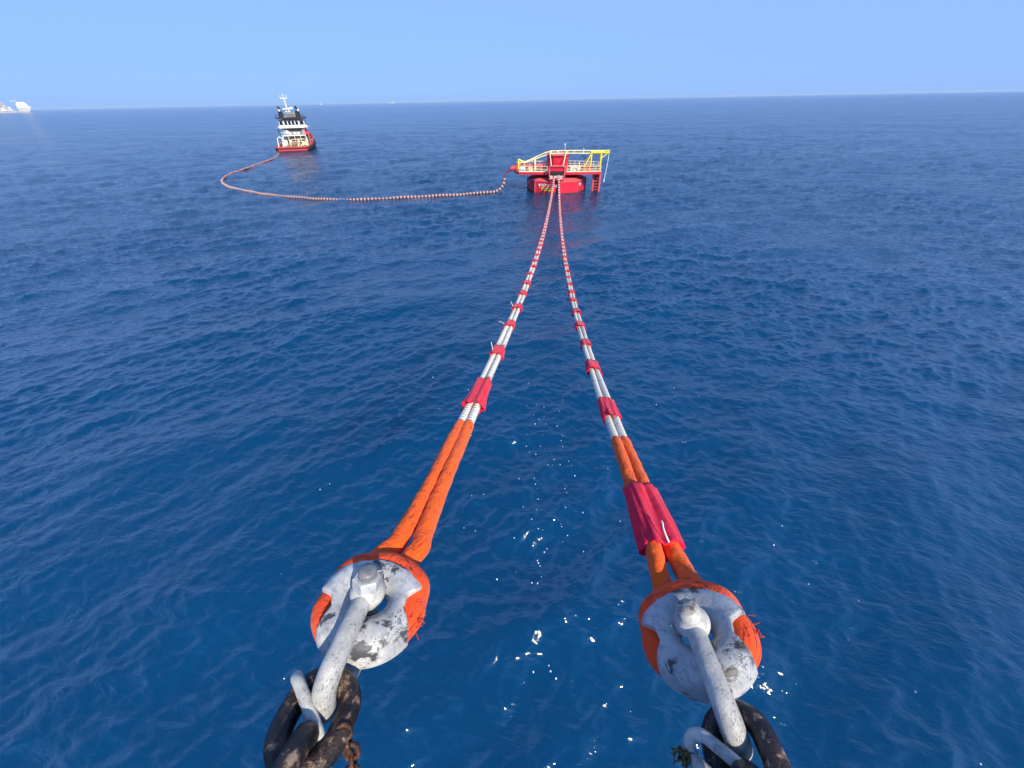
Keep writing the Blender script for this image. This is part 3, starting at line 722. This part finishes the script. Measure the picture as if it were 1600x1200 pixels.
# ---------------------------------------------------------------- tug
TUG = Vector((-79.4, 164.6, 0)); view_az = math.atan2(TUG.x, TUG.y)
tug = thing('tug_boat', 'red hulled support tug with white bridge seen from astern', 'tug boat', TUG, -(view_az + R(9)))
def hullring(z, fl):
    # half breadth by station
    st = [(0, 4.9), (.5, 5.55), (3, 5.9), (10, 6.0), (22, 5.9), (28, 4.9), (32, 3.0), (34.5, .6)]
    return [(b*fl, y) for y, b in st] + [(-b*fl, y) for y, b in reversed(st)]
def sheer(y): return 1.55 + .0034*max(0, y - 4)**2
hb = MB(); rings = []
for z, fl in ((-1.5, .88), (.35, .965), (1., 1.)):
    rr = hullring(z, fl)
    rings.append([(x, y, z if z < .5 else sheer(y)) for x, y in rr])
n = len(rings[0])
MB().add([*rings[0], *rings[1]], [(i, (i+1) % n, n+(i+1) % n, n+i) for i in range(n)], False).build('boot_top', 'boot', tug)
hl = MB().add([*rings[1], *rings[2]], [(i, (i+1) % n, n+(i+1) % n, n+i) for i in range(n)], False).build('hull', 'hull_red', tug)
inner = [(x*.93, y*.985 + .2, z) for x, y, z in rings[2]]; deckr = [(x*.93, y*.985 + .2, min(z - .9, 1.0) if y < 14 else z - .9) for x, y, z in rings[2]]
MB().add([*rings[2], *inner], [(i, (i+1) % n, n+(i+1) % n, n+i) for i in range(n)], False).add([*inner, *deckr], [(i, (i+1) % n, n+(i+1) % n, n+i) for i in range(n)], False).build('bulwark', 'hull_red', hl)
MB().add([(x, y, z) for x, y, z in deckr], [tuple(range(n))[::-1]], False).build('deck', 'tan', tug)
MB().sweep([(x*1.015, y - .1, z*.72) for x, y, z in rings[2]], .22, 6, closed=True, smooth=False).build('fender', 'boot', hl)
for x, y in ((-5.6, .4), (5.6, .4), (6.15, 6), (6.2, 11), (6.15, 16), (5.9, 21)):
    MB().sweep([(x, y + .5*math.cos(t), .9 + .5*math.sin(t) + max(0, sheer(y) - 1.9)*.7) for t in np.linspace(0, 6.28, 12, endpoint=False)], .2, 6, closed=True).build('tyre_fender', 'black', hl)
def tb(name, mat, c, d, parent=tug): return MB().box(c, d).build(name, mat, parent)
# main deck house
tb('stern_roller', 'tan', (-.6, .7, 1.5), (4.2, .7, .5))
house = tb('deck_house', 'grey', (0, 17.5, 2.7), (8.8, 9.0, 3.2))
for x, wd, mt in ((-3.6, 1.1, 'white'), (-1.9, .8, 'white'), (1.1, .5, 'white'), (3.9, .9, 'white')):
    tb('panel', mt, (x, 12.95, 2.8), (wd, .12, 2.9), house)
for x, wd, hh in ((-2.75, .75, 1.7), (-.3, 1.6, 2.4), (2.4, 1.9, 1.3)):
    tb('doorway', 'tug_black', (x, 12.97, 2.45), (wd, .1, hh), house)  # flat slabs, black colour stands in for the shade inside the openings
tb('awning', 'white', (.2, 12.2, 4.42), (8.4, 2.2, .3), house)
for x in (-4.0, -2.1, .2, 2.3, 4.2): MB().rod((x, 11.3, 1.1), (x, 11.3, 4.3), .13).build('awning_post', 'cream', house)
MB().rod((-1.1, 11.2, 3.2), (3.6, 11.2, 3.2), .13).rod((-1.1, 11.2, 2.4), (3.6, 11.2, 2.4), .11).build('cross_rail', 'cream', house)
# winch and towing gear on the aft deck
wn = MB().sweep([(-1.2, 8.6, 1.75), (1.5, 8.6, 1.75)], .65, 12).build('winch', 'tan', tug)
for x in (-1.3, 1.6): MB().rod((x - .08, 8.6, 1.75), (x + .08, 8.6, 1.75), .95, 14).build('winch_flange', 'cream', wn)
MB().sweep([(3.2, 6.5, 1.0), (3.2, 6.5, 2.7), (4.6, 6.5, 2.9), (4.6, 6.5, 1.0)], .16, 6).build('gear_frame', 'cream', tug)
MB().rod((2.2, 5, 1.0), (3.5, 7.5, 2.6), .2).rod((1.2, 5.5, 1.), (1.8, 5.5, 2.0), .25).build('davit', 'pale_yellow', tug)
MB().sweep([(-5.1, 4.0, 1.0), (-4.7, 4.0, 4.0), (-3.9, 4.0, 4.5), (-3.1, 4.0, 4.1), (-3.2, 4.0, 1.0)], .2, 6).build('aft_frame', 'white', tug)
MB().rod((-4.4, 9, 1.), (-3.4, 9, 4.2), .22).build('crane_leg', 'white', tug)
tb('deck_box', 'white', (-3.9, 10.2, 1.7), (1.4, 1.2, 1.4)); tb('deck_box', 'cream', (3.9, 9.8, 1.6), (1.5, 1.2, 1.2)); tb('deck_box', 'grey', (.4, 10.4, 1.6), (1.2, .9, 1.2))
# second tier
t2 = tb('upper_house', 'grey', (0, 18.5, 5.65), (7.6, 7.5, 2.7))
tb('dark_front', 'tug_black', (.3, 14.72, 5.6), (5.4, .1, 1.9), t2)
MB().ball((-2.2, 13.4, 5.3), .75, 12).build('raft_canister', 'white', t2)
for x in (-1.2, .4, 1.8): MB().rod((x - .5, 13.0, 4.95), (x + .5, 13.0, 4.95), .42, 10).build('raft_canister', 'white', t2)
rl = MB()
for z in (5.1, 5.55): rl.rod((-4.1, 11.3, z), (4.4, 11.3, z), .06)
for x in np.linspace(-4.1, 4.4, 9): rl.rod((x, 11.3, 4.55), (x, 11.3, 5.55), .05)
rl.build('railing', 'white', t2)
# rescue boat on the starboard side with its davit
rb = MB().sweep(spline([(4.9, 11.8, 5.0), (5.0, 13, 4.85), (5.0, 15, 4.85), (4.9, 16.5, 5.2)], 14), [.3, .75, .9, .95, .95, .95, .95, .95, .95, .95, .9, .8, .6, .3], 10, flat=(1., .7)).build('rescue_boat', 'hull_red', tug)
MB().sweep([(4.0, 13.2, 4.5), (4.2, 13.2, 6.6), (5.0, 13.2, 7.0), (5.5, 13.2, 6.4)], .16, 6).build('boat_davit', 'buoy_pink', tug)
MB().sweep([(5.6, 9, 1.5), (5.7, 9, 4.6), (5.5, 14, 5.0)], .2, 6).build('side_frame', 'buoy_pink', tug)
MB().sweep([(-4.6, 13.2, 4.5), (-5.1, 13.2, 6.3), (-4.6, 13.2, 6.9)], .18, 6).build('boat_davit', 'tug_black', tug)
# bridge
wh = tb('bridge', 'white', (0, 19, 8.15), (9.0, 6.0, 2.3))
tb('bridge_deck', 'white', (.1, 18.2, 6.85), (10.6, 8.6, .3), wh)
tb('bridge_bulwark', 'white', (.3, 14.0, 7.3), (10.0, .15, .6), wh)
for x, wd in ((-3.75, 1.1), (-2.1, .95), (-.8, .95), (.5, .95), (1.8, .95), (3.55, 1.35)):
    f_ = tb('window', 'white', (x, 15.96, 8.3), (wd + .2, .1, 1.55), wh); tb('pane', 'glass', (x, 15.89, 8.3), (wd, .06, 1.3), f_)
tb('name_band', 'hull_red', (.3, 15.9, 9.42), (6.6, .2, .38), wh)
tb('roof', 'tug_black', (0, 18.6, 9.85), (10.2, 7.4, .5), wh)
for x in np.linspace(-4.9, 4.9, 9): MB().rod((x, 15.1, 10.1), (x, 15.1, 11.0), .07, 5).build('roof_post', 'tug_black', wh)
MB().rod((-4.9, 15.1, 11.0), (4.9, 15.1, 11.0), .07, 5).rod((-4.9, 15.1, 10.55), (4.9, 15.1, 10.55), .06, 5).build('roof_rail', 'tug_black', wh)
for s_ in (-1, 1):
    fn = MB().prism(ngon(10, .85, 0, (3.0*s_, 16.6)), 10.1, 12.2, ngon(10, .7, 0, (3.05*s_, 16.6))).build('funnel', 'tug_black', tug)
    MB().sweep([(3.0*s_, 16.6, 12.2), (3.0*s_, 16.6, 12.9), (3.0*s_ - .15, 16.0, 13.4)], .32, 8).build('exhaust', 'tug_black', fn)
    MB().ball((3.3*s_ + .3, 15.4, 12.2), .45, 10).build('floodlight', 'white', fn)
tb('roof_box', 'grey', (.3, 17.6, 10.9), (3.4, 2, 1.5))
MB().rod((-2.0, 15.4, 10.2), (-1.2, 15.4, 11.2), .12).rod((1.9, 15.4, 10.2), (1.9, 15.4, 11.3), .14).build('searchlight', 'white', tug)
# mast
ms = MB().rod((-.6, 19, 12.6), (-.7, 19, 16.2), .30, 8, .2).build('mast', 'white', tug)
for x, y in ((-2.0, 18.2), (.9, 18.2), (-1.2, 20.5), (.3, 20.5)): MB().rod((x, y, 9.9), (-.6, 19, 13.2), .15).build('mast_leg', 'white', ms)
for z in (10.8, 11.8): MB().rod((-1.5, 18.4, z), (.5, 18.4, z), .12).build('crossbar', 'white', ms)
MB().box((-.4, 18.8, 12.7), (3.6, .4, .35)).box((.9, 18.8, 13.1), (1.5, .3, .3)).build('radar_scanner', 'white', ms)
MB().box((-.7, 18.9, 16.0), (2.3, .3, .3)).rod((-1.7, 18.9, 16), (-1.9, 18.9, 17.0), .1).rod((.3, 18.9, 16), (.5, 18.9, 17.1), .1).ball((-.7, 18.9, 16.6), .3, 8).rod((-.7, 18.9, 16.3), (-.72, 18.9, 17.6), .06).build('mast_head', 'white', ms)
MB().rod((2.6, 17, 11), (2.7, 17, 13.6), .06).rod((3.6, 17, 11), (3.7, 17, 13.0), .05).build('whip_antenna', 'white', tug)
tb('foredeck_block', 'white', (0, 25, 4.6), (6.5, 4.5, 2.6))

# ---------------------------------------------------------------- far vessels on the horizon
def far_dir(px, dist):                                          # bearing of a column on the horizon
    b = math.atan2((px - 800)/FPX, cp + .0) if False else math.atan(((px - 800)/FPX)/(cp + sp*443/FPX))
    return Vector((math.sin(b)*dist, math.cos(b)*dist, 0)), b
loc, b = far_dir(45, 4000)
fp = thing('production_ship', 'hazy white production ship at the horizon on the far left', 'ship', loc, -b)
KH, KV = 2.75, 2.97
def fbx(name, mat, x0, x1, ytop, ybot, parent=fp, dy=0., dep=26):
    return MB().box(((x0 + x1)/2*KH - 38*KH, dy, (175.5 - (ytop + ybot)/2)*KV), ((x1 - x0)*KH, dep, (ybot - ytop)*KV)).build(name, mat, parent)
MB().prism([(-250, -14), (20, -14), (30, -5), (30, 5), (20, 14), (-250, 14)], .5, 8).build('hull', 'far_grey', fp)
blk = fbx('stern_block', 'far_grey', 30, 48.5, 168.4, 172.8)
for yb in (169.4, 171.4): fbx('deck_line', 'far_white', 31, 49, yb, yb + .7, blk, -13.3, .8)
z0, z1 = 7.2*KV, 16.6*KV
acc = MB().prism([((x - 38)*KH, y) for x, y in ((31, -13), (48, -13), (48, 13), (31, 13))], z0, z0 + 5.2*KV).prism([((x - 38)*KH, y) for x, y in ((31, -13), (48, -13), (48, 13), (31, 13))], z0 + 5.3*KV, z1, [((x - 38)*KH, y) for x, y in ((34, -10), (44.5, -10), (44.5, 10), (34, 10))]).build('accommodation', 'far_white', fp)
for yb in (163.2, 165.4, 167.2): fbx('window_row', 'far_grey', 33, 46, yb, yb + .35, acc, -13.3, .8)
fbx('helideck', 'far_white', 26, 35, 156.6, 157.3, acc, 0, 22); fbx('helideck_truss', 'far_grey', 27, 41, 157.4, 158.2, acc, 0, 18)
fbx('side_wing', 'far_white', 48.2, 51, 165.5, 168.2, acc, 0, 16)
rr_ = random.Random(3)
for (x0, x1, y0, y1) in ((-40, 24, 170.2, 172.6), (-40, 20.5, 166.5, 170.0), (-35, 17.5, 163.0, 166.3), (-30, 14.5, 160.2, 162.8)):
    tm_ = fbx('topside_module', 'far_rose' if y0 > 169 else 'far_grey', x0, x1, y0 + (y1 - y0)*.55, y1)
    x = x0
    while x < x1 - 2:
        w_ = rr_.uniform(1.5, 4.5); fbx('equipment', rr_.choice(('far_white', 'far_white', 'far_grey', 'far_rose')), x, min(x1, x + w_*.85), y0 + rr_.uniform(-.6, .8), y1 - .2, tm_, rr_.uniform(-15, -11), 8); x += w_
MB().ball(((6.2 - 38)*KH, 0, (175.5 - 159)*KV), 4.6, 12).build('vent_dome', 'far_white', fp)
MB().rod(((10 - 38)*KH, 0, 38), ((12.5 - 38)*KH, 0, 66), 1.2, 6).rod(((15 - 38)*KH, 0, 38), ((12.5 - 38)*KH, 0, 66), 1.2, 6).build('crane_tower', 'far_grey', fp)
loc, b = far_dir(509, 11000)
db = thing('distant_boat', 'tiny pale upright boat on the horizon right of the tug', 'boat', loc, -b)
MB().prism([(-14, -5), (14, -5), (18, 0), (14, 5), (-14, 5)], 0, 10).build('hull', 'far_white', db)
MB().box((0, 0, 24), (12, 8, 26)).build('deck_house', 'far_white', db); MB().rod((0, 0, 36), (0, 0, 58), 2.5, 6).build('mast', 'far_white', db)
loc, b = far_dir(619, 13000)
dv = thing('distant_ship', 'faint low ship on the horizon midway between tug and buoy', 'ship', loc, -b)
MB().prism([(-90, -8), (90, -8), (105, 0), (90, 8), (-90, 8)], 0, 16).build('hull', 'far_grey', dv)
MB().box((40, 0, 26), (50, 14, 20)).build('deck_house', 'far_white', dv)

# ---------------------------------------------------------------- drifting foam flecks
fv = MB()
for k in range(150):
    if k < 95: x = rng.normal(1.0 if k % 3 else 2.6, .5); y = rng.uniform(3.5, 17)
    else: x = rng.uniform(-9, 14); y = rng.uniform(1.5, 20)
    r_ = rng.uniform(.008, .028)
    fv.add([(x + r_*math.cos(a)*rng.uniform(.6, 1.2), y + r_*math.sin(a)*1.2, .10 + .03*rng.uniform()) for a in np.linspace(0, 6.28, 6, endpoint=False)], [(0, 1, 2, 3, 4, 5)], False)
fo = fv.build('foam_flecks', 'foam'); fo['kind'] = 'stuff'; fo['label'] = 'small white foam flecks drifting on the dark water'

# ---------------------------------------------------------------- sea haze
hz = MB().box((0, 0, 40), (60000, 60000, 90)).build('haze', 'foam'); hz['kind'] = 'stuff'; hz['label'] = 'thin blue sea haze softening the horizon'
hm = bpy.data.materials.new('sea haze'); hm.use_nodes = True; ht = hm.node_tree; ht.nodes.clear()
pv = ht.nodes.new('ShaderNodeVolumePrincipled'); pv.inputs['Color'].default_value = (.58, .82, 1, 1); pv.inputs['Density'].default_value = .00005; pv.inputs['Anisotropy'].default_value = 0
ho = ht.nodes.new('ShaderNodeOutputMaterial'); ht.links.new(pv.outputs[0], ho.inputs['Volume'])
hz.data.materials.clear(); hz.data.materials.append(hm)
